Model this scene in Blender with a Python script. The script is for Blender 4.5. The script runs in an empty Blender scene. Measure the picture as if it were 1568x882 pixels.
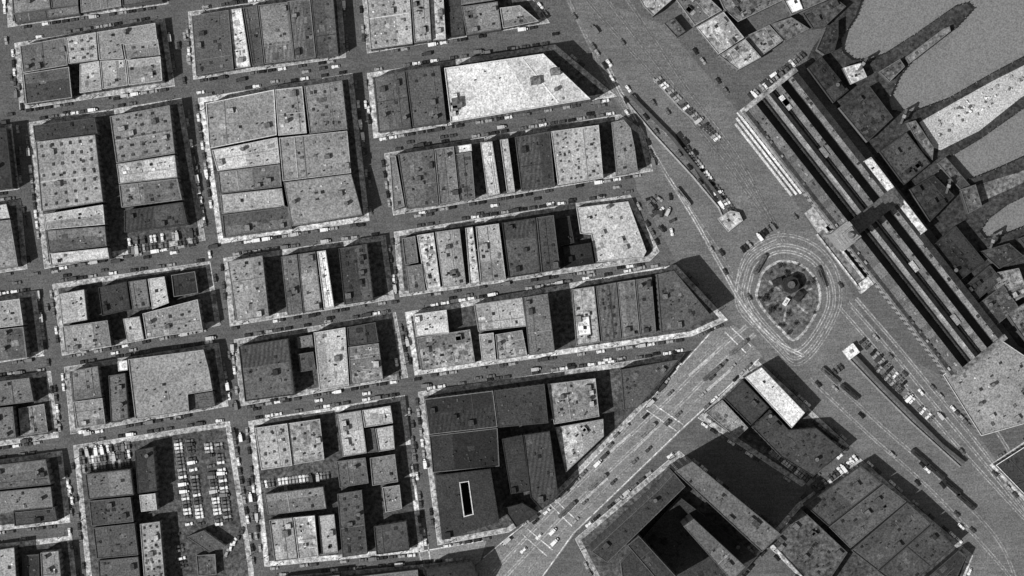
import bpy, math, random
from mathutils import Vector
random.seed(7)
R=random.random
H=1500.0; S=0.4
def W(px,py,z=0.0):
    k=1-z/H
    return ((px-784)*S*k,(441-py)*S*k)
def WP(pts,z=0.0): return [W(x,y,z) for x,y in pts]
def area(p): return 0.5*sum(p[i][0]*p[(i+1)%len(p)][1]-p[(i+1)%len(p)][0]*p[i][1] for i in range(len(p)))
def ccw(p): return list(p) if area(p)>0 else list(reversed(p))
def inset(p,d):
    n=len(p); out=[]
    for i in range(n):
        a=Vector(p[i-1]);b=Vector(p[i]);c=Vector(p[(i+1)%n])
        e1=(b-a).normalized(); e2=(c-b).normalized()
        n1=Vector((-e1.y,e1.x)); n2=Vector((-e2.y,e2.x))
        m=n1+n2
        if m.length<1e-4: m=n1
        m.normalize(); k=max(0.35,m.dot(n1))
        q=b+m*(d/k); out.append((q.x,q.y))
    return out
def inside(p,x,y):
    c=False;n=len(p)
    for i in range(n):
        x1,y1=p[i];x2,y2=p[(i+1)%n]
        if (y1>y)!=(y2>y) and x<(x2-x1)*(y-y1)/(y2-y1)+x1: c=not c
    return c
# ---------------- materials
GAIN=1.02
_m={}
def mat(v,kind='roof'):
    v=int(round(v/6.0)*6); key=(v,kind)
    if key in _m: return _m[key]
    m=bpy.data.materials.new('%s_tone_%d'%(kind,v)); _m[key]=m; m.use_nodes=True
    nt=m.node_tree; N=nt.nodes; L=nt.links; bs=N['Principled BSDF']
    alb=min(0.85,((v/255.0)**2.2)/GAIN)
    P={'roof':(0.9,0.30,0.30,0.58),'ground':(0.95,0.24,0.26,0.48),'water':(0.6,0.05,0.04,0.42),'wall':(0.9,0.2,0.2,0.3),
       'paint':(0.7,0.3,0.9,0.5),'car':(0.35,0,0,0.1),'glass':(0.15,0,0,0.1),'yard':(0.95,0.55,1.1,0.5),'stripe':(0.9,0.25,0.25,0.55),'leaf':(0.9,0.3,0.5,0.3)}[kind]
    bs.inputs['Roughness'].default_value=P[0]
    bs.inputs['Specular IOR Level'].default_value=0.2 if kind not in('glass','car') else 0.5
    geo=N.new('ShaderNodeNewGeometry')
    def noise(scale,det,amp,lo=0.3,hi=0.7,vec=None):
        n=N.new('ShaderNodeTexNoise'); n.inputs['Scale'].default_value=scale; n.inputs['Detail'].default_value=det
        L.new(vec or geo.outputs['Position'],n.inputs['Vector'])
        r=N.new('ShaderNodeMapRange'); r.inputs[1].default_value=lo;r.inputs[2].default_value=hi
        r.inputs[3].default_value=1-amp; r.inputs[4].default_value=1+amp
        L.new(n.outputs['Fac'],r.inputs[0]); return r.outputs[0]
    def mul(a,b):
        q=N.new('ShaderNodeMath'); q.operation='MULTIPLY'; L.new(a,q.inputs[0]); L.new(b,q.inputs[1]); return q.outputs[0]
    o=noise(1.1,1.5,P[3],0.22,0.78)
    if P[1]: o=mul(o,noise(0.06,4,P[1]*0.6))
    if P[2]: o=mul(o,noise(0.40,3,P[2]*0.6))
    if kind=='stripe':
        wv=N.new('ShaderNodeTexWave'); wv.inputs['Scale'].default_value=0.12; wv.inputs['Distortion'].default_value=1.5; wv.inputs['Detail'].default_value=2
        mp=N.new('ShaderNodeMapping'); mp.inputs['Rotation'].default_value=(0,0,0.13); L.new(geo.outputs['Position'],mp.inputs[0]); L.new(mp.outputs[0],wv.inputs[0])
        r=N.new('ShaderNodeMapRange'); r.inputs[3].default_value=0.75;r.inputs[4].default_value=1.2; L.new(wv.outputs['Fac'],r.inputs[0]); o=mul(o,r.outputs[0])
    if kind=='ground':
        mp=N.new('ShaderNodeMapping'); mp.inputs['Rotation'].default_value=(0,0,0.90); mp.inputs['Scale'].default_value=(0.05,0.6,1)
        L.new(geo.outputs['Position'],mp.inputs[0]); o=mul(o,noise(1.0,3,0.14,vec=mp.outputs[0]))
    c=N.new('ShaderNodeMath'); c.operation='MULTIPLY'; c.inputs[1].default_value=alb; L.new(o,c.inputs[0])
    cl=N.new('ShaderNodeClamp'); cl.inputs[2].default_value=0.9; L.new(c.outputs[0],cl.inputs[0])
    L.new(cl.outputs[0],bs.inputs['Base Color'])
    return m
class MB:
    def __init__(s): s.v=[];s.f=[];s.m=[];s.mats=[]
    def mi(s,m):
        if m not in s.mats: s.mats.append(m)
        return s.mats.index(m)
    def face(s,pts,m):
        b=len(s.v); s.v+=[tuple(p) for p in pts]; s.f.append(list(range(b,b+len(pts)))); s.m.append(s.mi(m))
    def prism(s,p,z0,z1,side,top):
        p=ccw(p);n=len(p)
        for i in range(n):
            a=p[i];b=p[(i+1)%n]; s.face([(a[0],a[1],z0),(b[0],b[1],z0),(b[0],b[1],z1),(a[0],a[1],z1)],side)
        s.face([(x,y,z1) for x,y in p],top)
    def frustum(s,p,q,z0,z1,side,top):
        n=len(p)
        for i in range(n):
            j=(i+1)%n; s.face([(p[i][0],p[i][1],z0),(p[j][0],p[j][1],z0),(q[j][0],q[j][1],z1),(q[i][0],q[i][1],z1)],side)
        s.face([(x,y,z1) for x,y in q],top)
    def box(s,cx,cy,z0,lx,ly,lz,ang,side,top=None):
        c,sn=math.cos(ang),math.sin(ang)
        p=[(cx+x*c-y*sn,cy+x*sn+y*c) for x,y in((-lx/2,-ly/2),(lx/2,-ly/2),(lx/2,ly/2),(-lx/2,ly/2))]
        s.prism(p,z0,z0+lz,side,top or side)
    def obj(s,name):
        me=bpy.data.meshes.new(name+'_mesh'); me.from_pydata(s.v,[],s.f)
        for m in s.mats: me.materials.append(m)
        me.polygons.foreach_set('material_index',s.m); me.update()
        o=bpy.data.objects.new(name,me); bpy.context.collection.objects.link(o); return o
def edge_ang(p):
    best=0;a=0
    for i in range(len(p)):
        d=Vector(p[(i+1)%len(p)])-Vector(p[i])
        if d.length>best: best=d.length;a=math.atan2(d.y,d.x)
    return a
def windows(mb,p,h,gm):
    n=len(p); fl=max(1,int((h-1)/3.9))
    for i in range(n):
        a=Vector(p[i]);b=Vector(p[(i+1)%n]);d=b-a;Ln=d.length
        if Ln<6: continue
        e=d/Ln; nr=Vector((e.y,-e.x))*0.05; k=int((Ln-1.5)/3.2)
        for q in range(k):
            c=a+e*((q+0.5)*Ln/k)+nr
            for f in range(fl):
                z=1.0+f*3.9; w=0.7 if f else 1.1
                p0=c-e*w;p1=c+e*w
                mb.face([(p0.x,p0.y,z),(p1.x,p1.y,z),(p1.x,p1.y,z+2.1),(p0.x,p0.y,z+2.1)],gm)
def clutter(mb,p,h,v,dens=1.0,dots=None):
    ang=edge_ang(p); ip=inset(p,1.6)
    xs=[q[0] for q in ip];ys=[q[1] for q in ip]; A=abs(area(p))
    if len(p)==4 and A>160:
        def B(a,c): return ((p[0][0]*(1-a)+p[1][0]*a)*(1-c)+(p[3][0]*(1-a)+p[2][0]*a)*c,(p[0][1]*(1-a)+p[1][1]*a)*(1-c)+(p[3][1]*(1-a)+p[2][1]*a)*c)
        if R()<.7:
            t=random.uniform(.3,.7); lo,hi=((0.02,t) if R()<.5 else (t,.98)); tone=v*random.choice([.8,.88,1.1,1.18])
            quad=[B(.02,lo),B(.98,lo),B(.98,hi),B(.02,hi)] if R()<.5 else [B(lo,.02),B(hi,.02),B(hi,.98),B(lo,.98)]
            mb.prism(quad,h+.01,h+.06,mat(tone,'roof'),mat(tone,'roof'))
        for _ in range(random.choice([0,1,1,2])):
            t=random.uniform(.2,.8); w=.012
            quad=[B(.02,t),B(.98,t),B(.98,t+w),B(.02,t+w)] if R()<.5 else [B(t,.02),B(t+w,.02),B(t+w,.98),B(t,.98)]
            tt=v*random.choice([.75,1.2,1.25]); mb.prism(quad,h+.01,h+random.uniform(.15,.45),mat(tt,'wall'),mat(tt,'wall'))
    if dots:
        nx,ny,sz,tone=dots; P4=p[:4]; sz*=.85
        for i in range(nx):
            for j in range(ny):
                u=(i+0.5)/nx;w=(j+0.5)/ny
                x=(P4[0][0]*(1-u)+P4[1][0]*u)*(1-w)+(P4[3][0]*(1-u)+P4[2][0]*u)*w
                y=(P4[0][1]*(1-u)+P4[1][1]*u)*(1-w)+(P4[3][1]*(1-u)+P4[2][1]*u)*w
                x+=random.uniform(-.5,.5);y+=random.uniform(-.5,.5)
                if R()<0.86: mb.box(x,y,h,sz*random.uniform(.8,1.2),sz*0.8,0.6,ang,mat(v*.7,'wall'),mat(tone*random.uniform(.9,1.3),'roof'))
    for _ in range(int(A/44*dens)+1):
        for t in range(6):
            x=random.uniform(min(xs),max(xs));y=random.uniform(min(ys),max(ys))
            if inside(ip,x,y): break
        else: continue
        r=R()
        if r<.30: mb.box(x,y,h,random.uniform(.8,2.2),random.uniform(.8,2),.5,ang,mat(v*.8,'wall'),mat(random.choice([42,48,54,v*.6,v*.75,min(200,v*1.3)]),'roof'))
        elif r<.62: mb.box(x,y,h,.7,.7,random.uniform(.5,1.4),ang,mat(v*.7,'wall'),mat(66,'roof'))
        elif r<.70 and A>200: mb.box(x,y,h,random.uniform(2.2,4),random.uniform(2.2,3.6),2.5,ang,mat(v*.9,'wall'),mat(v*random.choice([.7,.9,1.2]),'roof'))
        elif r<.83:
            mb.box(x,y,h,random.uniform(1.5,5),random.uniform(1.5,4),random.uniform(.08,.12),ang,mat(v*random.choice([.75,.84,1.1,1.2])))
        elif r<.88: mb.box(x,y,h,random.uniform(4,8),.3,.3,ang+random.choice([0,math.pi/2]),mat(min(180,v*1.2),'wall'))
        elif r<.90 and A>150:
            q=[(x+1.2*math.cos(t*math.pi/5),y+1.2*math.sin(t*math.pi/5)) for t in range(10)]
            for sx in(-.8,.8):
                for sy in(-.8,.8): mb.box(x+sx,y+sy,h,.2,.2,1.5,0,mat(60,'wall'))
            mb.prism(q,h+1.5,h+4,mat(70,'wall'),mat(100,'roof'))
        else: mb.box(x,y,h,.9,.9,.4,ang,mat(v*.9,'wall'),mat(min(210,v*1.4),'roof'))
def b(poly,v,h=12,name='commercial_building',dots=None,dens=1.0,well=None,kind='roof',par=None,wall=None,win=True,rim=None,extra=None):
    if v>120: v=min(240,v*1.05)
    p=ccw(WP(poly,h)); par=par or random.uniform(.35,.9)
    p=inset(p,0.12); mb=MB()
    wm=mat(wall or random.choice([84,96,108,120]),'wall'); rm=mat(v,kind); pm=mat(rim or min(175,v*random.choice([.85,1.0,1.12,1.25])),'wall')
    if well and len(p)==4:
        u0,w0,u1,w1=well
        q=[W(*c,h) for c in poly]
        def B(u,w): return ((q[0][0]*(1-u)+q[1][0]*u)*(1-w)+(q[3][0]*(1-u)+q[2][0]*u)*w,(q[0][1]*(1-u)+q[1][1]*u)*(1-w)+(q[3][1]*(1-u)+q[2][1]*u)*w)
        e=.015
        for (a,c,d,f) in ((e,e,u0,1-e),(u1,e,1-e,1-e),(u0,e,u1,w0),(u0,w1,u1,1-e)):
            mb.prism([B(a,c),B(d,c),B(d,f),B(a,f)],0.1,h,wm,rm)
        mb.prism([B(u0,w0),B(u1,w0),B(u1,w1),B(u0,w1)],0.1,3,wm,mat(60))
        t=.016
        for (a,c,d,f) in ((u0-t,w0-t,u0,w1+t),(u1,w0-t,u1+t,w1+t),(u0,w0-t*.8,u1,w0),(u0,w1,u1,w1+t*.8)):
            mb.prism([B(a,c),B(d,c),B(d,f),B(a,f)],h+.01,h+.5,pm,pm)
        clutter(mb,ccw([B(e,e),B(u0,e),B(u0,1-e),B(e,1-e)]),h,v,dens)
    else:
        n=len(p); q=inset(p,0.38); z=h+par
        for i in range(n):
            j=(i+1)%n; a,c,d,f=p[i],p[j],q[j],q[i]
            mb.face([(*a,0.1),(*c,0.1),(*c,z),(*a,z)],wm)
            mb.face([(*a,z),(*c,z),(*d,z),(*f,z)],pm)
            mb.face([(*f,z),(*d,z),(*d,h),(*f,h)],pm)
        mb.face([(*c,h) for c in q],rm)
        clutter(mb,q,h,v,dens,dots)
    if win: windows(mb,p,h,mat(30,'glass'))
    if extra: extra(mb,h)
    return mb.obj(name)
# ---------------- ground
coast=[(1340,-60),(1310,25),(1288,60),(1290,80),(1305,92),(1330,92),(1355,82),(1405,50),(1462,10),(1480,5),(1490,14),(1462,44),(1402,86),(1376,118),(1361,152),(1366,168),(1393,173),(1450,152),(1520,112),(1600,70),(1700,20),(1720,50),(1650,108),(1568,165),(1500,213),(1450,243),(1433,268),(1445,280),(1490,273),(1530,257),(1600,225),(1700,170),(1720,200),(1600,285),(1540,315),(1512,336),(1500,354),(1508,365),(1530,362),(1600,335),(1700,290),(1800,400),(3000,1500)]
cw=WP(coast)
far=[(cw[-1][0]+20000,-20000),(-20000,-20000),(-20000,20000),(W(1340,0)[0],20000)]
mb=MB(); G=mat(92,'ground')
mb.face([(x,y,0) for x,y in ccw(cw+far)],G)
for i in range(len(cw)-1):
    a,c=cw[i],cw[i+1]; mb.face([(a[0],a[1],0),(c[0],c[1],0),(c[0],c[1],-4),(a[0],a[1],-4)],mat(42,'wall'))
mb.obj('ground')
mb=MB(); mb.face([(-20000,-20000,-3),(22000,-20000,-3),(22000,20000,-3),(-20000,20000,-3)],mat(112,'water')); mb.obj('bay_water')
def sheet(poly,v,z,name,kind='ground'):
    mb=MB(); mb.face([(x,y,z) for x,y in ccw(WP(poly))],mat(v,kind)); return mb.obj(name)
sheet([(870,-20),(1020,40),(1130,170),(1225,320),(1300,440),(1340,520),(1440,575),(1500,670),(1620,830),(1620,930),(1520,930),(1310,690),(1165,545),(1110,480),(1035,400),(975,290),(960,190),(900,70)],102,.01,'waterfront_road')
sheet([(1128,500),(1168,545),(1047,657),(882,815),(820,900),(700,900),(735,860),(850,768),(985,625),(1092,502)],118,.03,'main_street_road')
sheet([(640,845),(745,828),(735,860),(690,885),(645,880)],124,.045,'street_junction_pavement')
# ---------------- blocks
blocks=[
 [(8,-60),(250,-90),(258,6),(12,42)],[(22,66),(252,28),(268,132),(30,168)],[(288,18),(522,-15),(530,88),(296,122)],[(270,-90),(515,-120),(520,-38),(284,-4)],
 [(550,-60),(760,-80),(842,35),(562,82)],[(42,188),(278,150),(315,368),(68,412)],[(303,150),(540,112),(566,338),(335,374)],
 [(562,112),(850,68),(945,148),(572,212)],[(588,235),(950,175),(985,200),(1000,262),(602,330)],[(603,355),(965,298),(1010,385),(995,400),(612,455)],
 [(620,478),(1035,405),(1115,490),(1060,515),(635,575)],[(640,600),(1050,540),(985,625),(850,765),(780,815),(670,835)],
 [(342,395),(590,360),(604,458),(352,500)],[(358,520),(606,478),(625,578),(368,622)],[(380,645),(620,605),(650,845),(405,868)],
 [(80,435),(322,400),(338,498),(95,545)],[(98,562),(335,525),(350,622),(108,665)],[(112,682),(352,645),(388,870),(395,950),(140,950)],
 [(-150,210),(18,190),(30,290),(-150,312)],[(-150,330),(32,305),(42,412),(-150,440)],[(-150,475),(55,445),(68,545),(-150,578)],
 [(-150,595),(78,568),(90,670),(-150,705)],[(-150,725),(95,690),(108,800),(-150,830)],[(-150,850),(110,820),(125,950),(-150,950)],
 [(405,885),(720,858),(690,950),(415,960)],
 [(1068,640),(1160,552),(1300,682),(1228,745)],[(880,825),(1040,690),(1190,815),(1120,900),(950,960)],[(1220,772),(1315,700),(1490,850),(1450,960),(1300,960),(1170,830)],
 [(1515,712),(1600,655),(1700,800),(1600,800)]]
car_spots=[]; lamp_spots=[]
for bi,bl in enumerate(blocks):
    p=ccw(WP(bl)); mb=MB(); k=inset(p,.35); tn=188 if bi in(6,10,14) else random.choice([144,156,168])
    mb.prism(p,-.05,.14,mat(150,'ground'),mat(180,'ground'))
    mb.prism(k,.13,.16,mat(140,'ground'),mat(tn,'yard'))
    q=inset(p,3.2); mb.prism(q,.15,.18,mat(80,'yard'),mat(80,'yard'))
    mb.obj('city_block_pavement')
    for i in range(len(p)):
        a=Vector(p[i]);c=Vector(p[(i+1)%len(p)]);d=c-a;Ln=d.length;e=d/Ln;nr=Vector((e.y,-e.x))
        t=6.0
        while t<Ln-6:
            if R()<.68:
                q=a+e*t+nr*1.3; car_spots.append((q.x,q.y,math.atan2(e.y,e.x)+(math.pi if R()<.5 else 0)+random.uniform(-.04,.04)))
            t+=random.uniform(5.2,6.8)
        t=8
        while t<Ln-4:
            q=a+e*t-nr*.7; lamp_spots.append((q.x,q.y,math.atan2(nr.y,nr.x))); t+=38
# surrounding city beyond the photographed area
for (xs_,ys_) in((range(-700,700,260),(-470,-230)),(range(-700,1300,260),(985,1110)),(range(-700,-200,260),(0,130,260,390,520,650,780))):
    for X in xs_:
        for Y in ys_:
            mb=MB(); hh=105 if len(ys_)==7 or ys_[0]==985 else 110
            mb.prism(WP([(X,Y),(X+220,Y-25),(X+230,Y+hh-25),(X+12,Y+hh)]),-.05,.15,mat(150,'ground'),mat(150,'ground')); mb.obj('city_block_pavement')
            for k in range(4):
                x=X+10+k*52
                b([(x,Y+8-k*5.5),(x+49,Y+3-k*5.5),(x+56,Y+hh-20-k*5.5),(x+8,Y+hh-14-k*5.5)],random.choice([70,95,115,140,150]),random.uniform(9,16))
# ---------------- buildings
b([(15,-40),(70,-48),(78,14),(20,22)],120,9); b([(20,22),(120,8),(122,22),(23,36)],105,9); b([(72,-48),(118,-54),(120,8),(79,13)],95,10)
b([(120,-54),(180,-62),(186,10),(124,20)],120,9); b([(182,-62),(245,-70),(248,2),(188,10)],70,12)
b([(293,24),(350,15),(358,106),(300,116)],84,10); b([(350,15),(370,12),(384,102),(360,106)],176,8,dens=3,kind='yard')
b([(372,12),(394,8),(404,98),(386,101)],84,11); b([(395,8),(440,3),(450,93),(405,98)],104,11,kind='stripe'); b([(440,2),(475,-2),(484,88),(450,93)],96,11,kind='stripe'); b([(476,-2),(510,-7),(518,83),(485,88)],84,14)
b([(300,-90),(510,-115),(514,-44),(290,-10)],100,12)
b([(30,70),(100,57),(104,100),(35,112)],92,10,rim=150); b([(35,113),(106,102),(111,150),(40,160)],86,10,rim=150)
b([(100,57),(147,49),(150,92),(105,98)],146,11,dots=(3,3,2,70)); b([(148,49),(238,35),(241,60),(186,68),(190,90),(152,92)],124,11)
b([(188,68),(242,60),(246,85),(192,92)],132,10); b([(122,98),(152,93),(156,138),(122,143)],138,9); b([(153,93),(192,91),(196,131),(157,137)],138,9,dens=1.6); b([(193,92),(246,86),(249,124),(197,131)],144,14,dens=1.6)
b([(-140,215),(-60,205),(-60,290),(-140,300)],100); b([(-58,205),(10,196),(20,288),(-55,296)],60,14); b([(-60,325),(10,312),(16,335),(-60,345)],160,9); b([(-60,345),(16,336),(28,408),(-60,420)],112,13)
b([(-50,468),(30,457),(36,498),(-50,508)],132,14,dens=1.5); b([(-50,510),(36,500),(42,548),(-50,560)],96,14); b([(-50,590),(45,578),(52,615),(-50,628)],104,11,dens=2); b([(-50,630),(20,622),(25,670),(-50,682)],88,13)
b([(28,625),(68,618),(74,662),(32,668)],120,4,kind='yard',dens=2); b([(-40,716),(70,703),(78,742),(-40,754)],88,14); b([(-40,756),(78,745),(82,780),(-40,792)],112,10); b([(20,782),(84,776),(88,798),(22,806)],72,10)
b([(-30,846),(22,838),(28,925),(-30,930)],140,14); b([(62,846),(90,843),(98,930),(66,930)],136,13); b([(34,850),(60,848),(62,930),(36,930)],70,6)
b([(50,192),(145,180),(150,206),(53,216)],62,13); b([(54,217),(146,206),(158,309),(63,324)],140,15,dots=(6,7,2,62),dens=.5); b([(67,328),(158,313),(161,344),(70,352)],152,14); b([(70,353),(161,346),(164,377),(75,387)],106,14,dens=1.4); b([(75,388),(165,379),(168,396),(78,407)],172,13,dens=.5)
b([(168,178),(260,161),(268,235),(178,250)],120,15,dots=(5,5,2.1,56)); b([(178,251),(268,237),(272,272),(182,282)],146,15,dots=(4,1,2.2,190)); b([(182,283),(272,273),(279,306),(186,318)],112,15,dots=(4,2,1.9,60)); b([(190,322),(280,309),(288,344),(190,356)],60,13,kind='stripe')
b([(315,158),(420,137),(424,207),(320,228)],122,15,rim=210,dens=.6); b([(421,137),(463,132),(470,204),(426,208)],138,15,dens=1.6); b([(465,132),(524,123),(532,198),(474,205)],108,15,dots=(3,3,2,55))
b([(324,230),(425,210),(429,250),(333,262)],150,15); b([(333,263),(429,251),(432,286),(337,297)],118,14); b([(337,298),(432,288),(436,315),(440,316),(340,328)],144,14,dens=.5); b([(340,329),(443,316),(447,350),(343,364)],98,14)
b([(427,211),(532,200),(538,265),(433,278)],122,15,dots=(5,3,2,90),dens=.4); b([(434,279),(538,266),(555,329),(447,347)],122,15,dens=.7)
b([(558,-40),(625,-50),(632,67),(567,76)],150,13,dots=(4,8,1.6,80)); b([(626,-50),(654,-54),(661,62),(634,66)],134,13,dens=2); b([(655,-54),(676,-58),(683,60),(662,62)],160,10,dens=2,kind='yard'); b([(684,-50),(704,-52),(712,54),(688,58)],60,6)
b([(706,10),(762,2),(768,45),(714,54)],102,11,dens=1.6); b([(706,-60),(750,-66),(758,0),(706,8)],120,10); b([(765,12),(796,8),(826,33),(770,44)],122,10,dens=1.5)
b([(572,118),(620,108),(630,196),(580,203)],82,12,dens=1.3); b([(621,108),(674,100),(684,188),(632,195)],84,12)
def wh(mb,h):
    for (x,y,a,c) in((820,124,6,4.5),(850,110,6,4),(700,158,6,6),(697,166,3,3)):
        w=W(x,y,h); mb.box(w[0],w[1],h,a,c,3.0,.13,mat(60,'wall'),mat(100,'yard'))
b([(680,104),(832,82),(905,152),(690,188)],172,25,dens=.3,extra=wh,rim=205,name='white_roof_warehouse')
b([(596,240),(606,238),(620,316),(602,322)],110,12); b([(609,236),(664,228),(672,314),(622,320)],96,13,dens=1.5); b([(665,228),(695,224),(704,308),(673,314)],104,13,kind='stripe'); b([(697,236),(722,232),(728,304),(705,308)],90,12,dens=2); b([(696,224),(722,220),(723,232),(698,236)],190,10,kind='yard')
b([(735,218),(754,216),(766,297),(746,302)],158,14); b([(755,216),(764,215),(775,296),(767,297)],84,7); b([(765,214),(778,212),(789,294),(776,296)],150,14)
b([(788,210),(842,201),(850,285),(798,292)],74,14,kind='stripe'); b([(843,201),(917,191),(924,273),(854,284)],146,14,dots=(5,6,1.5,80))
b([(936,187),(955,183),(966,196),(972,225),(977,262),(944,269)],112,12)
b([(615,365),(636,361),(641,402),(620,406)],96,9); b([(621,408),(646,404),(652,445),(626,450)],100,9,dens=2); b([(638,360),(664,356),(675,440),(654,444),(645,402)],156,8,dens=4,kind='yard')
b([(666,355),(704,350),(714,436),(678,441)],124,12,dens=2); b([(712,349),(724,347),(735,434),(719,436)],172,9,dens=3,kind='yard'); b([(728,347),(764,342),(775,428),(736,434)],140,12,dens=1.5)
b([(768,341),(820,333),(828,418),(779,426)],66,15,kind='stripe'); b([(821,333),(848,329),(858,413),(829,418)],70,18); b([(849,335),(872,330),(880,372),(855,378)],50,8); b([(862,378),(905,371),(910,404),(865,411)],48,9)  # third roof: low dark filler, its tone painting the shadow beside the taller block
b([(882,318),(962,308),(990,385),(985,395),(912,402),(905,360),(888,358)],164,6,dens=1.0,name='white_roof_market_hall')
b([(348,400),(402,391),(412,484),(362,492)],128,14,dens=1.6); b([(430,393),(455,389),(464,479),(440,483)],104,13,dens=.8); b([(456,389),(483,385),(494,475),(465,479)],110,13); b([(485,385),(499,383),(512,470),(496,474)],182,13,dens=2)
b([(518,380),(562,373),(572,460),(527,467)],76,17,dots=(2,5,2.6,40),dens=1.4)
b([(90,450),(129,443),(134,490),(95,497)],166,12); b([(150,440),(194,431),(200,474),(156,484)],62,12); b([(196,431),(224,427),(230,470),(203,475)],108,11,dens=2); b([(226,427),(252,423),(259,464),(233,474)],152,11)
b([(262,421),(299,415),(304,449),(266,455)],50,10,rim=110); b([(95,500),(165,490),(171,530),(100,540)],116,13,dens=1.5); b([(188,488),(214,484),(221,520),(195,525)],150,12); b([(218,480),(303,458),(311,506),(224,519)],122,15,dens=1.4)
b([(108,568),(150,560),(156,608),(112,614)],112,13); b([(112,615),(157,609),(162,650),(118,656)],122,13); b([(166,575),(192,571),(197,642),(170,648)],92,11,dens=2)
b([(196,550),(312,535),(320,565),(326,598),(288,604),(290,630),(207,642)],124,15,dens=.4); b([(288,605),(326,599),(330,622),(291,629)],92,11); b([(180,553),(195,551),(196,567),(181,569)],235,15,dens=0,name='white_roof_shed')
b([(365,530),(441,518),(452,605),(375,615)],74,14,kind='stripe',dens=.6); b([(480,509),(529,501),(535,590),(489,597)],136,13,dens=1.7); b([(531,501),(575,493),(580,524),(533,530)],64,13); b([(533,531),(580,525),(587,581),(537,590)],128,14,dens=2,kind='yard'); b([(456,542),(480,538),(484,566),(460,570)],80,8); b([(455,516),(478,512),(480,530),(456,534)],110,6)
b([(632,481),(684,474),(688,510),(637,516)],164,11,dens=2.2); b([(638,517),(720,504),(728,556),(645,568)],124,6,kind='yard',dens=3); b([(725,466),(800,455),(806,500),(732,508)],146,13); b([(733,512),(756,509),(760,552),(738,556)],138,11,dens=2); b([(758,512),(800,505),(808,545),(762,552)],134,11,dens=2.5,kind='yard')
b([(801,455),(839,449),(850,539),(810,545)],104,18); b([(875,443),(910,438),(919,524),(882,530)],134,12,dens=2,kind='yard'); b([(882,488),(902,484),(905,512),(884,515)],205,13,dens=1,kind='yard')
b([(912,438),(944,432),(952,519),(921,524)],88,13,dots=(2,6,1.8,50),kind='stripe'); b([(945,432),(972,428),(980,514),(953,519)],98,13,dens=1.4); b([(973,428),(998,424),(1005,510),(981,514)],90,13,dens=1.4)
b([(1005,420),(1032,414),(1088,482),(1050,505),(1012,510)],84,23,dens=1.8,name='wedge_shaped_building')
b([(650,611),(755,598),(762,654),(657,666)],54,17,kind='stripe',rim=120); b([(657,667),(762,655),(765,714),(662,724)],52,17,rim=110); b([(756,598),(834,588),(840,648),(763,655)],60,17); b([(768,672),(800,666),(812,752),(782,757)],54,18,dens=.6); b([(801,666),(842,660),(855,756),(830,782),(812,762)],64,18,kind='stripe',dens=.8)
b([(665,727),(752,717),(766,800),(676,829)],56,22,well=(.43,.18,.57,.72),rim=190,dens=.6); b([(838,588),(912,579),(918,638),(848,650)],128,12,dens=2.6,kind='yard'); b([(850,654),(924,641),(925,668),(866,724)],142,9,dens=1.6,kind='yard')
b([(950,566),(1040,550),(976,625),(955,628)],80,12,dens=1.3); b([(770,778),(800,770),(825,785),(790,808)],56,14)
b([(390,655),(440,648),(448,713),(400,720)],132,12,dots=(3,4,2,60)); b([(441,648),(490,641),(497,704),(449,712)],124,11,dens=2,kind='yard'); b([(515,634),(553,628),(562,694),(525,700)],138,11,dens=1.6); b([(554,628),(598,621),(602,648),(558,655)],150,13); b([(574,656),(602,651),(605,688),(580,692)],146,13); b([(559,657),(573,655),(579,692),(563,694)],80,6)
b([(405,757),(495,745),(500,779),(410,789)],118,12); b([(412,796),(448,792),(456,856),(420,860)],132,13,dens=1.6); b([(449,792),(482,789),(488,852),(457,856)],156,13,dens=2,kind='yard'); b([(487,790),(512,787),(518,846),(492,850)],144,10)
b([(516,756),(554,750),(563,848),(524,854)],82,14,dots=(2,6,2.2,44)); b([(566,701),(605,695),(610,738),(570,744)],110,12); b([(585,746),(612,742),(616,779),(590,785)],120,10,dens=2); b([(572,806),(622,798),(627,843),(576,850)],70,14); b([(515,706),(560,700),(565,740),(520,747)],96,9,kind='yard')
b([(206,690),(235,684),(241,752),(211,756)],66,13); b([(130,726),(200,718),(205,758),(135,765)],98,12); b([(136,767),(200,761),(205,799),(140,806)],76,12,dens=2); b([(142,808),(206,801),(212,850),(148,856)],78,12,dens=1.5); b([(150,858),(212,852),(218,920),(154,925)],92,11)
b([(213,758),(238,755),(241,781),(216,784)],142,12); b([(214,802),(245,798),(256,930),(224,932)],140,12,dots=(3,12,1.5,60)); b([(285,822),(312,812),(346,836),(320,846)],80,8); b([(300,850),(330,848),(332,880),(303,882)],90,5,kind='yard')
b([(650,872),(722,860),(735,890),(700,950),(655,950)],46,18); b([(420,892),(520,880),(525,950),(425,950)],120,12); b([(525,885),(640,872),(645,950),(530,950)],110,12)
b([(1140,578),(1166,562),(1233,632),(1212,656)],196,16,dens=.4,name='white_roof_hotel'); b([(1108,610),(1138,582),(1178,624),(1150,652)],58,14); b([(1080,632),(1106,612),(1146,655),(1128,672)],112,11,dens=1.5,kind='yard')
b([(1152,655),(1180,628),(1208,658),(1250,655),(1292,690),(1245,730),(1196,700)],64,14,dens=1.4)
def off(poly,v,h=44): b(poly,v,h,name='tall_office_wing',dens=.9,wall=100,rim=90)
off([(1032,722),(1060,706),(1196,818),(1166,846)],98,54); off([(905,845),(1010,748),(1032,724),(1050,745),(930,862)],58,42); off([(1046,806),(1062,794),(1142,868),(1120,890)],104); off([(960,835),(978,820),(1042,890),(1020,905)],58)
b([(950,862),(1040,760),(1160,852),(1120,895),(960,950)],60,8,dens=1,win=False)
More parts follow.
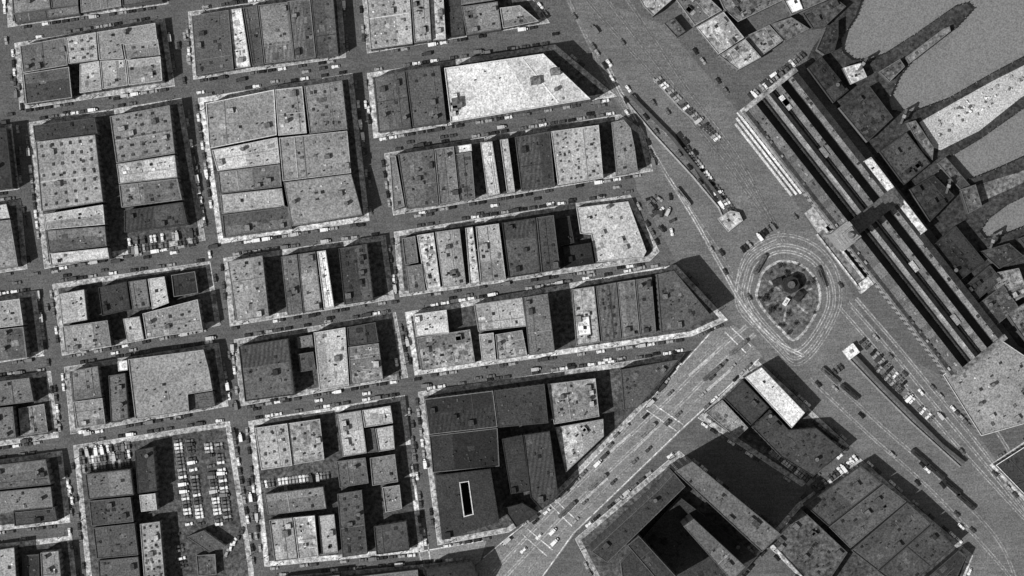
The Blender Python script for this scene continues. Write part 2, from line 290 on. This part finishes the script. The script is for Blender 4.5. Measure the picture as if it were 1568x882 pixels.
b([(1232,774),(1318,712),(1352,740),(1268,806)],72,14,dens=1.6,name='wharf_warehouse'); b([(1269,807),(1353,741),(1388,768),(1302,840)],78,14,dens=1.6,name='wharf_warehouse'); b([(1303,843),(1389,769),(1425,802),(1343,874)],80,15,dens=1.4,name='wharf_warehouse'); b([(1344,875),(1426,803),(1462,836),(1384,905)],72,15,dens=1.4,name='wharf_warehouse'); b([(1182,832),(1230,782),(1298,846),(1262,900),(1240,895)],84,13,dens=1.4,kind='yard',name='wharf_warehouse')
b([(1468,842),(1480,852),(1440,940),(1392,908)],70,10)
b([(1524,712),(1598,665),(1690,795),(1600,790)],60,10,rim=215,name='pier_shed')
for q,v,h in [([(1066,42),(1108,18),(1140,58),(1100,84)],150,12),([(1100,85),(1141,59),(1166,88),(1130,108)],138,11),([(1035,0),(1068,-20),(1106,16),(1064,40)],120,10),([(1080,-50),(1150,-70),(1200,0),(1130,34),(1108,14)],104,9),([(1150,-60),(1230,-90),(1290,-10),(1212,24),(1200,2)],92,10),
  ([(1140,56),(1178,38),(1200,62),(1166,86)],116,8),([(955,-50),(1010,-80),(1035,-5),(1000,25),(985,10)],140,10),([(1180,37),(1212,26),(1240,44),(1202,64)],100,7),([(1228,20),(1278,-4),(1296,10),(1262,42),(1244,44)],70,7),([(1016,36),(1032,26),(1050,48),(1036,58)],84,6)]:
    b(q,v,h,kind='yard',dens=2.5,name='pier_shed')
b([(1203,2),(1222,-6),(1230,14),(1213,20)],225,11,dens=0,name='pier_office')
# ---------------- ferry building
u=Vector((0.617,0.787)); nn=Vector((0.787,-0.617)); O=Vector((1134,168))
def F(s,d,z=0): q=O+u*s+nn*d; return W(q.x,q.y,z)
mb=MB()
prof=[(0,17,120),(3,17,104),(9,15,96),(24,22.5,92),(35,15,34),(36,15.8,150),(38,15.8,60),(41,15,40),(45,19,116),(49,20,122),(55,19,44),(58,14.5,40),(60,15,140),(61.5,15,60),(72,22,104),(84,14.5,32),(86,14.5,96),(94,14.5,120),(104,12,64)]  # offset, height, tone; slopes turned from the sun have shade painted into their tone
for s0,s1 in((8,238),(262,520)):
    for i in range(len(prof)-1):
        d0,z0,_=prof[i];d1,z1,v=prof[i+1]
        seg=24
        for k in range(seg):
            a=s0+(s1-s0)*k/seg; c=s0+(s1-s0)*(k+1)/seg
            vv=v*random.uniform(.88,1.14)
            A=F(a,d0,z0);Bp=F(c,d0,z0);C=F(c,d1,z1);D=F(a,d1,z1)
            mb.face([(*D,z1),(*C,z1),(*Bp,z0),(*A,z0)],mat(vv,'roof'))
    for d,z in((0,17),(104,12)):
        A=F(s0,d,z);Bp=F(s1,d,z); mb.face([(*A,0),(*Bp,0),(*Bp,z),(*A,z)],mat(150,'wall'))
        Ln=(Vector(Bp)-Vector(A)).length; K=int(Ln/4)
        for k in range(K):
            t0=(k+.25)/K;t1=(k+.75)/K; sg=-.06 if d==0 else .06
            ox,oy=nn.x*sg,-nn.y*sg
            for z0_,z1_ in((1,7),(9,12 if d else 14)):
                q0=(A[0]+(Bp[0]-A[0])*t0+ox,A[1]+(Bp[1]-A[1])*t0+oy);q1=(A[0]+(Bp[0]-A[0])*t1+ox,A[1]+(Bp[1]-A[1])*t1+oy)
                mb.face([(*q0,z0_),(*q1,z0_),(*q1,min(z1_,z-.5)),(*q0,min(z1_,z-.5))],mat(30,'glass'))
    for s in(s0,s1):
        pts=[(*F(s,d,z),z) for d,z,_ in prof]; pts=[(*F(s,104,12),0)]+[(*F(s,0,17),0)]+pts
        mb.face(pts,mat(120,'wall'))
for s in range(14,516,9):
    if 232<s<268: continue
    for d in(18,70,90,6):
        if R()<.4:
            zz={18:19.2,70:20.9,90:14.4,6:15.8}[d]
            q=F(s,d,zz); mb.box(q[0],q[1],zz,random.uniform(1,2.4),1.2,random.uniform(.7,1.3),math.atan2(-u.y,u.x),mat(90,'wall'),mat(random.choice([50,60,100,150])))
for s,v in((30,205),(38,160),(352,170),(130,120),(455,130)):
    q=F(s,60,16); mb.box(q[0],q[1],14,7,3,5,math.atan2(-u.y,u.x),mat(v,'wall'),mat(v))
def Fb(s0,s1,d0,d1,z0,z1,v,side=130,kind='roof'): mb.prism([F(s0,d0,z1),F(s1,d0,z1),F(s1,d1,z1),F(s0,d1,z1)],z0,z1,mat(side,'wall'),mat(v,kind))
Fb(238,262,-2,106,0,19.5,84); Fb(0,8,-2,106,0,18,140,kind='yard'); Fb(520,528,-2,106,0,18,112,kind='yard')
Fb(232,268,-8,-2.2,0,18,150)
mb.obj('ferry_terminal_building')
mb=MB(); ta=math.atan2(-u.y,u.x); tc=F(250,6,30); tx,ty=tc
wl=mat(140,'wall')
mb.box(tx,ty,0,11.5,11.5,34,ta,wl); mb.box(tx,ty,34,12.4,12.4,1,ta,wl); mb.box(tx,ty,35,10.6,10.6,8,ta,wl); mb.box(tx,ty,43,12,12,.8,ta,wl)
mb.box(tx,ty,43.8,9,9,8,ta,wl); mb.box(tx,ty,51.8,10,10,.7,ta,wl); mb.box(tx,ty,52.5,7,7,5,ta,wl); mb.box(tx,ty,57.5,5.6,5.6,3.5,ta,wl)
def ngon(cx,cy,r,n=12): return [(cx+r*math.cos(2*math.pi*i/n),cy+r*math.sin(2*math.pi*i/n)) for i in range(n)]
mb.frustum(ngon(tx,ty,2.4),ngon(tx,ty,1.0),61,64.5,mat(110,'wall'),mat(120)); mb.box(tx,ty,64.5,.25,.25,7,0,mat(180,'wall'))
for k in range(4):
    a=ta+k*math.pi/2; cx=tx+math.cos(a)*5.38; cy=ty+math.sin(a)*5.38; t=Vector((-math.sin(a),math.cos(a)))
    ring=[(cx+t.x*3.2*math.cos(j*math.pi/10),cy+t.y*3.2*math.cos(j*math.pi/10),39+3.2*math.sin(j*math.pi/10)) for j in range(20)]
    mb.face(ring,mat(210,'wall'))
    ox,oy=math.cos(a)*.06,math.sin(a)*.06
    for hl,ha in((2.6,1.2),(1.8,2.6)):
        e=(cx+ox+t.x*hl*math.cos(ha),cy+oy+t.y*hl*math.cos(ha),39+hl*math.sin(ha)); mb.face([(cx+ox,cy+oy,38.8),e,(cx+ox,cy+oy,39.2)],mat(30,'wall'))
    for z0_,z1_,rad in((45,50.5,4.53),(53.2,56.6,3.53)):
        for j in(-1,0,1):
            w_=rad*.42; c0=(tx+math.cos(a)*rad+t.x*j*w_*1.3,ty+math.sin(a)*rad+t.y*j*w_*1.3)
            mb.face([(c0[0]-t.x*w_*.4,c0[1]-t.y*w_*.4,z0_),(c0[0]+t.x*w_*.4,c0[1]+t.y*w_*.4,z0_),(c0[0]+t.x*w_*.4,c0[1]+t.y*w_*.4,z1_),(c0[0]-t.x*w_*.4,c0[1]-t.y*w_*.4,z1_)],mat(24,'glass'))
mb.obj('clock_tower')
for k,(d,v) in enumerate(((-4.5,210),(-11,200),(-18,185))):
    mb=MB(); mb.prism([F(0+k*6,d,4.5),F(158-k*3,d,4.5),F(158-k*3,d-3.6,4.5),F(0+k*6,d-3.6,4.5)],4.1,4.5,mat(150,'wall'),mat(v,'roof'))
    for s in range(4,156,14):
        q=F(s+k*4,d-1.8,0); mb.box(q[0],q[1],0,.3,.3,4.1,0,mat(90,'wall'))
    mb.obj('passenger_canopy')
mb=MB()
mb.prism([F(185,-4,5),F(222,-4,5),F(222,-22,5),F(185,-20,5)],0,5,mat(150,'wall'),mat(160,'yard')); mb.obj('ticket_pavilion')
mb=MB(); mb.prism([F(222,-9,6),F(320,-9,6),F(320,-13,6),F(222,-13,6)],0,6,mat(150,'wall'),mat(170,'yard'))
mb.prism([F(222,-13.3,5),F(320,-13.3,5),F(320,-24,5),F(222,-24,5)],0,5,mat(120,'wall'),mat(100,'yard'))
mb.prism([F(222,-24.3,6),F(330,-24.3,6),F(330,-26.5,6),F(222,-26.5,6)],0,6,mat(150,'wall'),mat(180,'yard'))
mb.prism([F(321,-4,7),F(336,-4,7),F(336,-28,7),F(330.5,-28,7),F(330.5,-24,7),F(321,-22,7)],0,7,mat(150,'wall'),mat(165,'yard')); mb.obj('entrance_portico')
b([(1443,574),(1526,516),(1568,544),(1640,600),(1600,640),(1502,668)],126,13,dots=(5,4,2.6,80),dens=.7,name='postal_annex_building',rim=190)
b([(1570,540),(1640,500),(1720,580),(1645,598)],120,9,name='pier_shed')
cn=coast[:41]
sheet(cn+[(1700,600),(1560,530),(1232,100),(1245,72),(1262,50),(1300,-60)],58,.03,'wharf_deck','yard')
for q,v,h in [([(1236,104),(1258,86),(1300,138),(1276,158)],54,8),([(1290,104),(1318,96),(1328,118),(1302,130)],170,7),([(1284,165),(1332,132),(1368,180),(1328,218)],60,9),
  ([(1320,248),(1334,240),(1420,352),(1404,364)],170,13),([(1346,232),(1388,202),(1425,250),(1384,284)],64,8),([(1392,290),(1430,268),(1462,300),(1424,340)],56,9),([(1388,188),(1402,184),(1430,226),(1428,246),(1412,232)],100,5),([(1470,290),(1494,282),(1504,316),(1482,328)],92,7),
  ([(1428,376),(1464,346),(1508,400),(1468,432)],50,9),([(1474,440),(1516,406),(1534,428),(1494,462)],54,8),([(1510,420),(1560,410),(1575,450),(1540,470)],118,7),([(1496,466),(1536,436),(1560,470),(1524,500)],80,8),([(1500,385),(1545,372),(1568,392),(1530,412)],66,6),([(1540,480),(1575,460),(1620,500),(1575,530)],96,7),
  ([(1345,110),(1378,90),(1386,102),(1362,126)],90,5),([(1386,88),(1444,44),(1454,40),(1456,48),(1392,98)],116,4),([(1560,365),(1640,335),(1700,400),(1600,420)],80,6),([(1262,48),(1284,30),(1284,56),(1278,78),(1262,84),(1250,76)],54,7),([(1435,250),(1448,240),(1500,300),(1490,312)],84,4)]:
    b(q,v,h,kind='yard',dens=2.4,name='ferry_slip_shed',win=False)
sheet([(1408,187),(1452,162),(1520,124),(1600,84),(1690,34),(1700,48),(1640,98),(1560,152),(1500,200),(1440,230),(1430,226)],166,.07,'pier_deck','roof')
sheet([(1475,292),(1500,282),(1560,264),(1640,227),(1690,192),(1640,238),(1560,283),(1500,310),(1485,320)],110,.07,'pier_deck','yard')
mb=MB()
for _ in range(60):
    t=R(); q=W(1425+t*170,205-t*105+random.uniform(-18,18)*(1-t*.4)); mb.box(q[0],q[1],.07,random.uniform(.8,2),random.uniform(.8,1.6),random.uniform(.5,1.2),R()*3,mat(110,'wall'),mat(random.choice([90,150,215])))
mb.obj('pier_cargo')
mb=MB()
for i in range(len(coast)-3):
    a=Vector(W(*coast[i]));c=Vector(W(*coast[i+1])); Ln=(c-a).length; k=max(1,int(Ln/2.2))
    for j in range(k):
        q=a+(c-a)*(j/k); mb.prism(ngon(q.x,q.y,.35,6),-4,.5+R()*.5,mat(50,'wall'),mat(110 if R()<.3 else 50))
mb.obj('fender_pilings')
for (x,y,an) in((1318,100,-.6),(1380,180,-.4),(1448,286,-.3),(1515,370,-.3)):
    q=W(x,y); mb=MB()
    for sx in(-4,4):
        mb.box(q[0]+sx*math.cos(an+1.57),q[1]+sx*math.sin(an+1.57),0,1.1,1.1,9,an,mat(90,'wall'))
    mb.box(q[0],q[1],9,1.3,9.5,1.2,an,mat(90,'wall')); mb.box(q[0],q[1],10.2,2,2,1.2,an,mat(130,'wall')); mb.obj('slip_gallows_frame')
# ---------------- tracks
def cat(pts,closed=False,n=8):
    out=[];m=len(pts); rng=range(m if closed else m-1)
    for i in rng:
        g=(lambda k:pts[k%m]) if closed else (lambda k:pts[max(0,min(m-1,k))])
        p0,p1,p2,p3=g(i-1),g(i),g(i+1),g(i+2)
        for j in range(n):
            t=j/n; out.append(tuple(.5*((2*p1[a])+(-p0[a]+p2[a])*t+(2*p0[a]-5*p1[a]+4*p2[a]-p3[a])*t*t+(-p0[a]+3*p1[a]-3*p2[a]+p3[a])*t**3) for a in(0,1)))
    out.append(pts[0] if closed else pts[-1]); return out
def ribbon(mb,pts,w,z,m,off=0,hgt=None):
    P=[Vector(W(*q)) for q in pts]; Lq=[];Rq=[]
    for i in range(len(P)):
        d=(P[min(i+1,len(P)-1)]-P[max(i-1,0)]).normalized(); n_=Vector((-d.y,d.x))
        Lq.append(P[i]+n_*(off+w/2));Rq.append(P[i]+n_*(off-w/2))
    for i in range(len(P)-1):
        if hgt:
            mb.prism([tuple(Rq[i]),tuple(Rq[i+1]),tuple(Lq[i+1]),tuple(Lq[i])],z,z+hgt,m,m)
        else: mb.face([(*Rq[i],z),(*Rq[i+1],z),(*Lq[i+1],z),(*Lq[i],z)],m)
rail=MB(); bed=MB()
tz=[0]
def track(pts,closed=False,rv=132,bv=106):
    c=cat(pts,closed); tz[0]+=.002
    ribbon(bed,c,2.9,.05+tz[0],mat(bv,'ground'))
    for o in(-.75,.75): ribbon(rail,c,.34,.11+tz[0],mat(rv,'paint'),o)
tear=[(1155,435),(1165,410),(1195,393),(1230,400),(1255,425),(1262,460),(1250,492),(1230,520),(1213,528),(1195,512),(1168,482),(1153,457)]
C0=(1207,455)
def sc(k,dx=0,dy=0): return [(C0[0]+(x-C0[0])*k+dx,C0[1]+(y-C0[1])*k+dy) for x,y in tear]
track(sc(1.12),True,168,116); track(sc(1.28),True,156,112); track(sc(1.46,0,-4),True,150,108)
for o in(-9,9): track([(1150+o*.7,505+o*.7),(1100+o*.7,548+o*.7),(1020+o*.7,628+o*.7),(930+o*.7,712+o*.7),(850+o*.7,790+o*.7),(760+o*.7,885+o*.7)],rv=160,bv=124)
for o in(-22,22): track([(1140+o*.7,515+o*.7),(1020+o*.7,630+o*.7),(850+o*.7,795+o*.7),(765+o*.7,895+o*.7)],rv=140,bv=120)
track([(1155,500),(1130,470),(1130,430),(1150,390),(1190,368)],rv=150)
track([(930,100),(965,170),(1010,250),(1060,330),(1105,410),(1140,470),(1185,520),(1230,545)],rv=186,bv=124)
track([(870,0),(930,120),(1000,235),(1060,325),(1110,400),(1150,480)])
for o in(0,14,26,60): track([(1285+o,470-o*.5),(1350+o,545-o*.5),(1420+o,630-o*.5),(1500+o*.8,720-o*.4),(1620,850)],rv=156)
for o in(0,16): track([(1240+o,580-o),(1330+o,665-o),(1420+o,745-o),(1510+o,840-o),(1560,900)],rv=144)
for o in(0,16,32): track([(890+o*2,-10),(950+o*1.6,60),(1030+o,150),(1110+o*.8,250),(1200,370)],rv=120,bv=98)
bed.obj('track_bed'); rail.obj('streetcar_rails')
mb=MB(); cp=ccw(WP(cat(sc(.92),True)[:-1])); mb.prism(cp,-.05,.15,mat(150,'ground'),mat(156,'yard')); mb.prism(inset(cp,1.6),.1,.2,mat(90,'yard'),mat(90,'yard'))
for ang in range(0,360,60):
    a=math.radians(ang+20); c=W(*C0); mb.box(c[0]+11*math.cos(a),c[1]+11*math.sin(a),.2,9,1.2,.06,a,mat(130,'yard'))
mb.obj('plaza_island')
mb=MB()
q=W(1209,436); mb.prism(ngon(q[0],q[1],5.5,8),.1,7.2,mat(70,'wall'),mat(50)); mb.prism(ngon(q[0],q[1],2.4,8),7.2,10,mat(60,'wall'),mat(84)); q=W(1190,432); mb.box(q[0],q[1],.1,6,4,4,.4,mat(60,'wall'),mat(50)); q=W(1222,454); mb.box(q[0],q[1],.1,6,4,4,.9,mat(60,'wall'),mat(54)); mb.obj('plaza_kiosk')
# shrubs: many leaf faces around a short stem cluster
def shrub(seed):
    rs=random.Random(seed); mb=MB()
    mb.frustum(ngon(0,0,.12,5),ngon(0,0,.05,5),0,1.0,mat(60,'leaf'),mat(60,'leaf'))
    for _ in range(160):
        th=rs.uniform(0,6.28);ph=rs.uniform(0,1.5);r=rs.uniform(.5,1.25)*(1+.25*math.sin(3*th+seed))
        x=r*math.cos(th)*math.cos(ph);y=r*math.sin(th)*math.cos(ph);z=.4+r*math.sin(ph)
        s=rs.uniform(.1,.24);v1=Vector((rs.uniform(-1,1),rs.uniform(-1,1),rs.uniform(-.5,.5))).normalized()*s;v2=Vector((rs.uniform(-1,1),rs.uniform(-1,1),rs.uniform(-.5,.5))).normalized()*s
        c=Vector((x,y,z)); mb.face([tuple(c-v1),tuple(c+v2),tuple(c+v1),tuple(c-v2)],mat(rs.choice([48,60,78]),'leaf'))
    o=mb.obj('shrub'); me=o.data; bpy.data.objects.remove(o); return me
sh=[shrub(i) for i in range(3)]
for i in range(34):
    a=R()*6.28; r=random.uniform(.45,.82); t=tear[int(a/6.29*12)]; q=W(C0[0]+(t[0]-C0[0])*r+random.uniform(-6,6),C0[1]+(t[1]-C0[1])*r+random.uniform(-6,6))
    o=bpy.data.objects.new('shrub',random.choice(sh)); s=random.uniform(.8,1.7); o.scale=(s,s,s); o.location=(q[0],q[1],.18); o.rotation_euler=(0,0,R()*6); bpy.context.collection.objects.link(o)
mb=MB(); q=W(1203,462); mb.box(q[0],q[1],.1,5,2.6,2.8,1.0,mat(190,'wall'),mat(220)); mb.box(q[0],q[1],2.9,2,1,.8,1.0,mat(150,'wall')); mb.obj('waiting_shelter')
mb=MB(); q=W(1302,538); mb.box(q[0],q[1],0,8,7,4,.65,mat(190,'wall'),mat(230)); mb.box(q[0],q[1],4,2,2,1,.65,mat(150,'wall')); mb.obj('white_kiosk')
def wall(pts,name,v=190,w=.9,h=1.1,off=0):
    mb=MB(); ribbon(mb,pts,w,0,mat(v,'wall'),off,h); mb.obj(name)
wall([(950,145),(1000,205),(1060,270),(1100,318),(1112,345)],'underpass_parapet_wall',160)
wall([(1000,120),(1040,165),(1075,195),(1102,215)],'underpass_parapet_wall',140)
sheet([(1034,206),(1042,200),(1110,306),(1104,320),(1070,270)],50,.18,'underpass_ramp')
b([(1098,335),(1118,322),(1132,325),(1138,338),(1115,356)],160,3.5,name='underpass_portal',dens=1,kind='yard',win=False)
mb=MB(); ribbon(mb,[(965,146),(1030,212),(1106,308)],1.6,0,mat(80,'wall'),0,3.4); mb.obj('underpass_side_wall')
mb=MB(); ribbon(mb,[(1308,545),(1350,590),(1400,640),(1440,680),(1475,708)],1.6,0,mat(80,'wall'),0,4.2); mb.obj('underpass_side_wall')
wall([(1300,550),(1345,597),(1395,647),(1470,715)],'underpass_parapet_wall',140)
mb=MB(); wp=mat(186,'paint')
ribbon(mb,[(1100,500),(990,622),(852,765),(742,856)],.7,.2,wp,-1.0); ribbon(mb,[(1160,548),(1042,655),(876,815),(828,882)],.7,.2,wp,1.0)
for (x0,y0,x1,y1) in((990,628,1036,660),(1000,618,1046,650),(842,772,876,806),(850,765,884,798),(800,818,838,852),(808,810,846,842),(1118,500,1150,530),(1110,508,1142,540),(640,835,650,880),(655,832,662,878),(640,845,740,828),(645,870,690,864)):
    ribbon(mb,[(x0,y0),(x1,y1)],.75,.22,wp)
mb.obj('painted_road_markings')
mb=MB()
for (x0,y0,x1,y1) in((1055,575,1095,540),(1080,600,1118,567),(925,700,965,665),(890,770,930,732),(970,690,1005,655),(850,770,880,745)):
    ribbon(mb,[(x0,y0),(x1,y1)],1.6,0,mat(165,'ground'),0,.26)
mb.obj('streetcar_boarding_island')
# ---------------- vehicles
def carmesh(name,body,kind):
    mb=MB(); g=mat(28,'glass'); t=mat(24,'wall')
    def bx(x0,x1,y,z0,z1,m,x0t=None,x1t=None,yt=None):
        x0t=x0 if x0t is None else x0t;x1t=x1 if x1t is None else x1t;yt=yt or y
        mb.frustum([(x0,-y),(x1,-y),(x1,y),(x0,y)],[(x0t,-yt),(x1t,-yt),(x1t,yt),(x0t,yt)],z0,z1,m,m)
    if kind=='car':
        bx(-2.2,2.3,.72,.35,.8,body); bx(.75,2.2,.48,.8,1.1,body,.75,2.1,.38)
        bx(-1.9,.8,.78,.8,1.2,body,-1.8,.75,.76); bx(-1.75,.7,.74,1.2,1.62,g,-1.5,.45,.66); bx(-1.5,.45,.68,1.62,1.74,body,-1.35,.3,.58)
        for sx in(-1.4,1.5):
            for sy in(-.78,.78):
                mb.frustum([(sx-.6,sy-.14),(sx+.6,sy-.14),(sx+.6,sy+.14),(sx-.6,sy+.14)],[(sx-.35,sy-.12),(sx+.35,sy-.12),(sx+.35,sy+.12),(sx-.35,sy+.12)],.55,.88,body,body)
        bx(2.3,2.42,.75,.4,.55,mat(150,'car')); bx(-2.34,-2.21,.75,.4,.55,mat(150,'car'))
        wx=((-1.4),(1.5)); wr=.36;wy=.76
    else:
        bx(-2.9,2.9,.8,.5,.75,mat(40,'wall')); bx(1.7,2.8,.55,.76,1.3,body,1.7,2.7,.45); bx(.7,1.7,.9,.76,1.6,body); bx(.75,1.65,.86,1.6,2.05,g); bx(.72,1.6,.88,2.05,2.15,body)
        bx(-2.9,.6,1.02,.76,2.4,body,-2.88,.58,.98)
        wx=(-1.8,2.0);wr=.45;wy=.82
    for sx in wx:
        for sy in(-wy,wy):
            r0=[(sx+wr*math.cos(k*math.pi/5),wr+wr*math.sin(k*math.pi/5)) for k in range(10)]
            for s_ in(-.1,.1): mb.face([(x,sy+s_,z) for x,z in r0],t)
            for k in range(10):
                a=r0[k];c=r0[(k+1)%10]; mb.face([(a[0],sy-.1,a[1]),(c[0],sy-.1,c[1]),(c[0],sy+.1,c[1]),(a[0],sy+.1,a[1])],t)
    o=mb.obj(name); me=o.data; bpy.data.objects.remove(o); return me
cars=[carmesh('car',mat(v,'car'),'car') for v in(30,36,48,66,96,150,222)]
trucks=[carmesh('delivery_truck',mat(v,'car'),'truck') for v in(60,110,180,230)]
ncar=0
def car(x,y,a,bright=False,z=.03):
    global ncar
    if R()<.1 : me=random.choice(trucks);n='delivery_truck'
    else: me=random.choice(cars[3:] if bright else cars);n='parked_car'
    o=bpy.data.objects.new(n,me); o.location=(x,y,z);o.rotation_euler=(0,0,a); s=random.uniform(1.0,1.12); o.scale=(s,s,s); bpy.context.collection.objects.link(o); ncar+=1
for x,y,a in car_spots:
    if -330<x<330 and -190<y<190: car(x,y,a,R()<.35)
def row(p0,p1,n,ang_off=0,prob=.85,bright=False,z=.06):
    a=Vector(W(*p0));c=Vector(W(*p1));d=c-a;an=math.atan2(d.y,d.x)
    for i in range(n):
        if R()<prob:
            q=a+d*((i+.5)/n); car(q.x,q.y,an+ang_off+random.uniform(-.08,.08),bright,z)
hp=math.pi/2
for x0,x1 in((272,292),(290,310),(318,338),(334,352)):
    row((x0,672),(x1-2,805),24,hp,.8,True,.2)
for y in(690,703,716): row((122,y+3),(200,y-8),17,hp,.85,True,.2)
row((400,742),(505,728),20,hp,.85,True,.2); row((405,752),(500,740),10,hp,.4,False,.2)
for y in(366,378): row((190,y+6),(302,y-10),20,hp,.6,True,.2)
row((270,815),(282,870),9,hp,.6,False,.2); row((345,850),(380,800),6,.3,.5,True,.2)
row((1005,120),(1100,214),24,hp-.2,.9,True); row((1048,225),(1130,335),26,hp-.3,.85,True); row((1130,388),(1185,345),11,hp,.9)
row((1318,520),(1385,590),16,hp,.8); row((1340,560),(1440,655),24,hp,.6,True); row((1180,688),(1242,738),16,hp,.9,True); row((1246,752),(1312,700),14,hp,.7,True)
row((1240,640),(1290,680),8,0,.8); row((1400,700),(1470,770),9,0,.2); row((1148,150),(1240,75),22,hp,.6,True); row((1160,132),(1215,92),10,0,.6); row((1050,60),(1120,150),12,0,.4)
row((1110,870),(1165,830),12,hp,.8,True,.2); row((1425,590),(1500,668),12,0,.5,True); row((1250,590),(1290,560),8,hp,.6); row((1230,650),(1300,690),5,0,.5)
for _ in range(34):
    x,y=random.uniform(975,1030),random.uniform(300,395)
    if x>958+(y-298)*.6+18: q=W(x,y); car(q[0],q[1],random.uniform(0,6.3))
streets=[((0,182),(870,55)),((565,222),(960,160)),((0,432),(985,285)),((0,565),(1000,402)),((0,675),(1060,528)),((15,60),(120,880)),((275,40),(395,880)),((540,60),(655,850)),((1130,540),(780,870)),((1115,510),(770,840)),((1120,555),(800,870)),((870,20),(1150,470)),((900,40),(1100,330)),((930,40),(1120,330)),((1240,560),(1520,850)),((1320,500),(1520,740)),((1210,330),(1290,450))]
for p0,p1 in streets:
    Ln=math.hypot(p1[0]-p0[0],p1[1]-p0[1]); n=int(Ln/24)
    a=Vector(W(*p0));c=Vector(W(*p1));d=c-a;an=math.atan2(d.y,d.x); nr=Vector((-d.y,d.x)).normalized()
    for i in range(n):
        s=random.choice((-1,1)); q=a+d*((i+R()*.7)/n)+nr*s*random.uniform(1.4,2.4)
        if R()<.55: car(q.x,q.y,an+(math.pi if s>0 else 0),R()<.4,.11)
def tram(px,py,ang,v):
    mb=MB(); bd=mat(v,'car'); rf=mat(v*.9,'roof'); g=mat(30,'glass')
    def cap(L_,w): return [(-L_,-w*.6),(-L_+.7,-w),(L_-.7,-w),(L_,-w*.6),(L_,w*.6),(L_-.7,w),(-L_+.7,w),(-L_,w*.6)]
    mb.prism(cap(6.8,1.25),.5,1.5,bd,bd); mb.prism(cap(6.75,1.2),1.5,2.4,g,g); mb.prism(cap(6.9,1.3),2.4,2.75,bd,rf); mb.prism(cap(5.2,.6),2.75,3.15,bd,rf)
    for sx in(-4,-2.6,2.6,4): mb.prism([(sx-.4,-1),(sx+.4,-1),(sx+.4,1),(sx-.4,1)],.08,.5,mat(30,'wall'),mat(30,'wall'))
    mb.box(-2.5,0,3.15,4.5,.12,.5,0,mat(40,'wall'))
    o=mb.obj('streetcar'); x,y=W(px,py); o.location=(x,y,.1); o.rotation_euler=(0,0,math.radians(ang))
for t in((1408,700,-41,60),(1432,722,-41,60),(1456,746,-41,54),(1478,768,-41,60),(1130,532,41,110),(1090,571,41,90),(990,660,43,130),(915,738,43,120),(868,780,44,90),(1256,425,-70,100),(1163,405,60,90),(1045,302,-52,150),(1270,575,-41,90),(1300,600,-41,60)): tram(*t)
mb=MB(); dm=mat(60,'wall'); mb.prism(ngon(0,0,.18,6),.1,5.2,dm,dm); mb.frustum(ngon(0,0,.35,8),ngon(0,0,.15,8),.1,.8,dm,dm); mb.box(.5,0,5.0,1.1,.1,.12,0,dm); mb.frustum(ngon(1,0,.2,8),ngon(1,0,.4,8),4.6,5.1,mat(220,'wall'),dm)
o=mb.obj('street_lamp'); lm=o.data; bpy.data.objects.remove(o)
for x,y,a in lamp_spots:
    if -330<x<330 and -190<y<190:
        o=bpy.data.objects.new('street_lamp',lm); o.location=(x,y,.1); o.rotation_euler=(0,0,a); bpy.context.collection.objects.link(o)
print('cars',ncar,'mats',len(_m))
# ---------------- light
sd=Vector((0.868*math.cos(math.radians(50)),0.496*math.cos(math.radians(50)),-math.sin(math.radians(50))))
sl=bpy.data.lights.new('sun','SUN'); sl.energy=4.3; sl.angle=math.radians(.5); sl.color=(1,.995,.99)
so=bpy.data.objects.new('sun',sl); so.rotation_euler=sd.to_track_quat('-Z','Y').to_euler(); bpy.context.collection.objects.link(so)
w=bpy.data.worlds.new('World'); bpy.context.scene.world=w; w.use_nodes=True; N=w.node_tree.nodes; L=w.node_tree.links
sk=N.new('ShaderNodeTexSky'); sk.sky_type='NISHITA'; sk.sun_disc=False; sk.sun_elevation=math.radians(50); sk.sun_rotation=math.radians(240.3)
hs=N.new('ShaderNodeHueSaturation'); hs.inputs['Saturation'].default_value=0.0
L.new(sk.outputs[0],hs.inputs['Color']); L.new(hs.outputs[0],N['Background'].inputs[0]); N['Background'].inputs[1].default_value=.07
sc_=bpy.context.scene; sc_.view_settings.view_transform='Standard'; sc_.view_settings.look='None'; sc_.view_settings.exposure=0
cd=bpy.data.cameras.new('camera'); cd.sensor_width=36; cd.lens=36*H/(1568*S); cd.clip_start=10; cd.clip_end=60000
co=bpy.data.objects.new('camera',cd); co.location=(0,0,H); bpy.context.collection.objects.link(co); sc_.camera=co
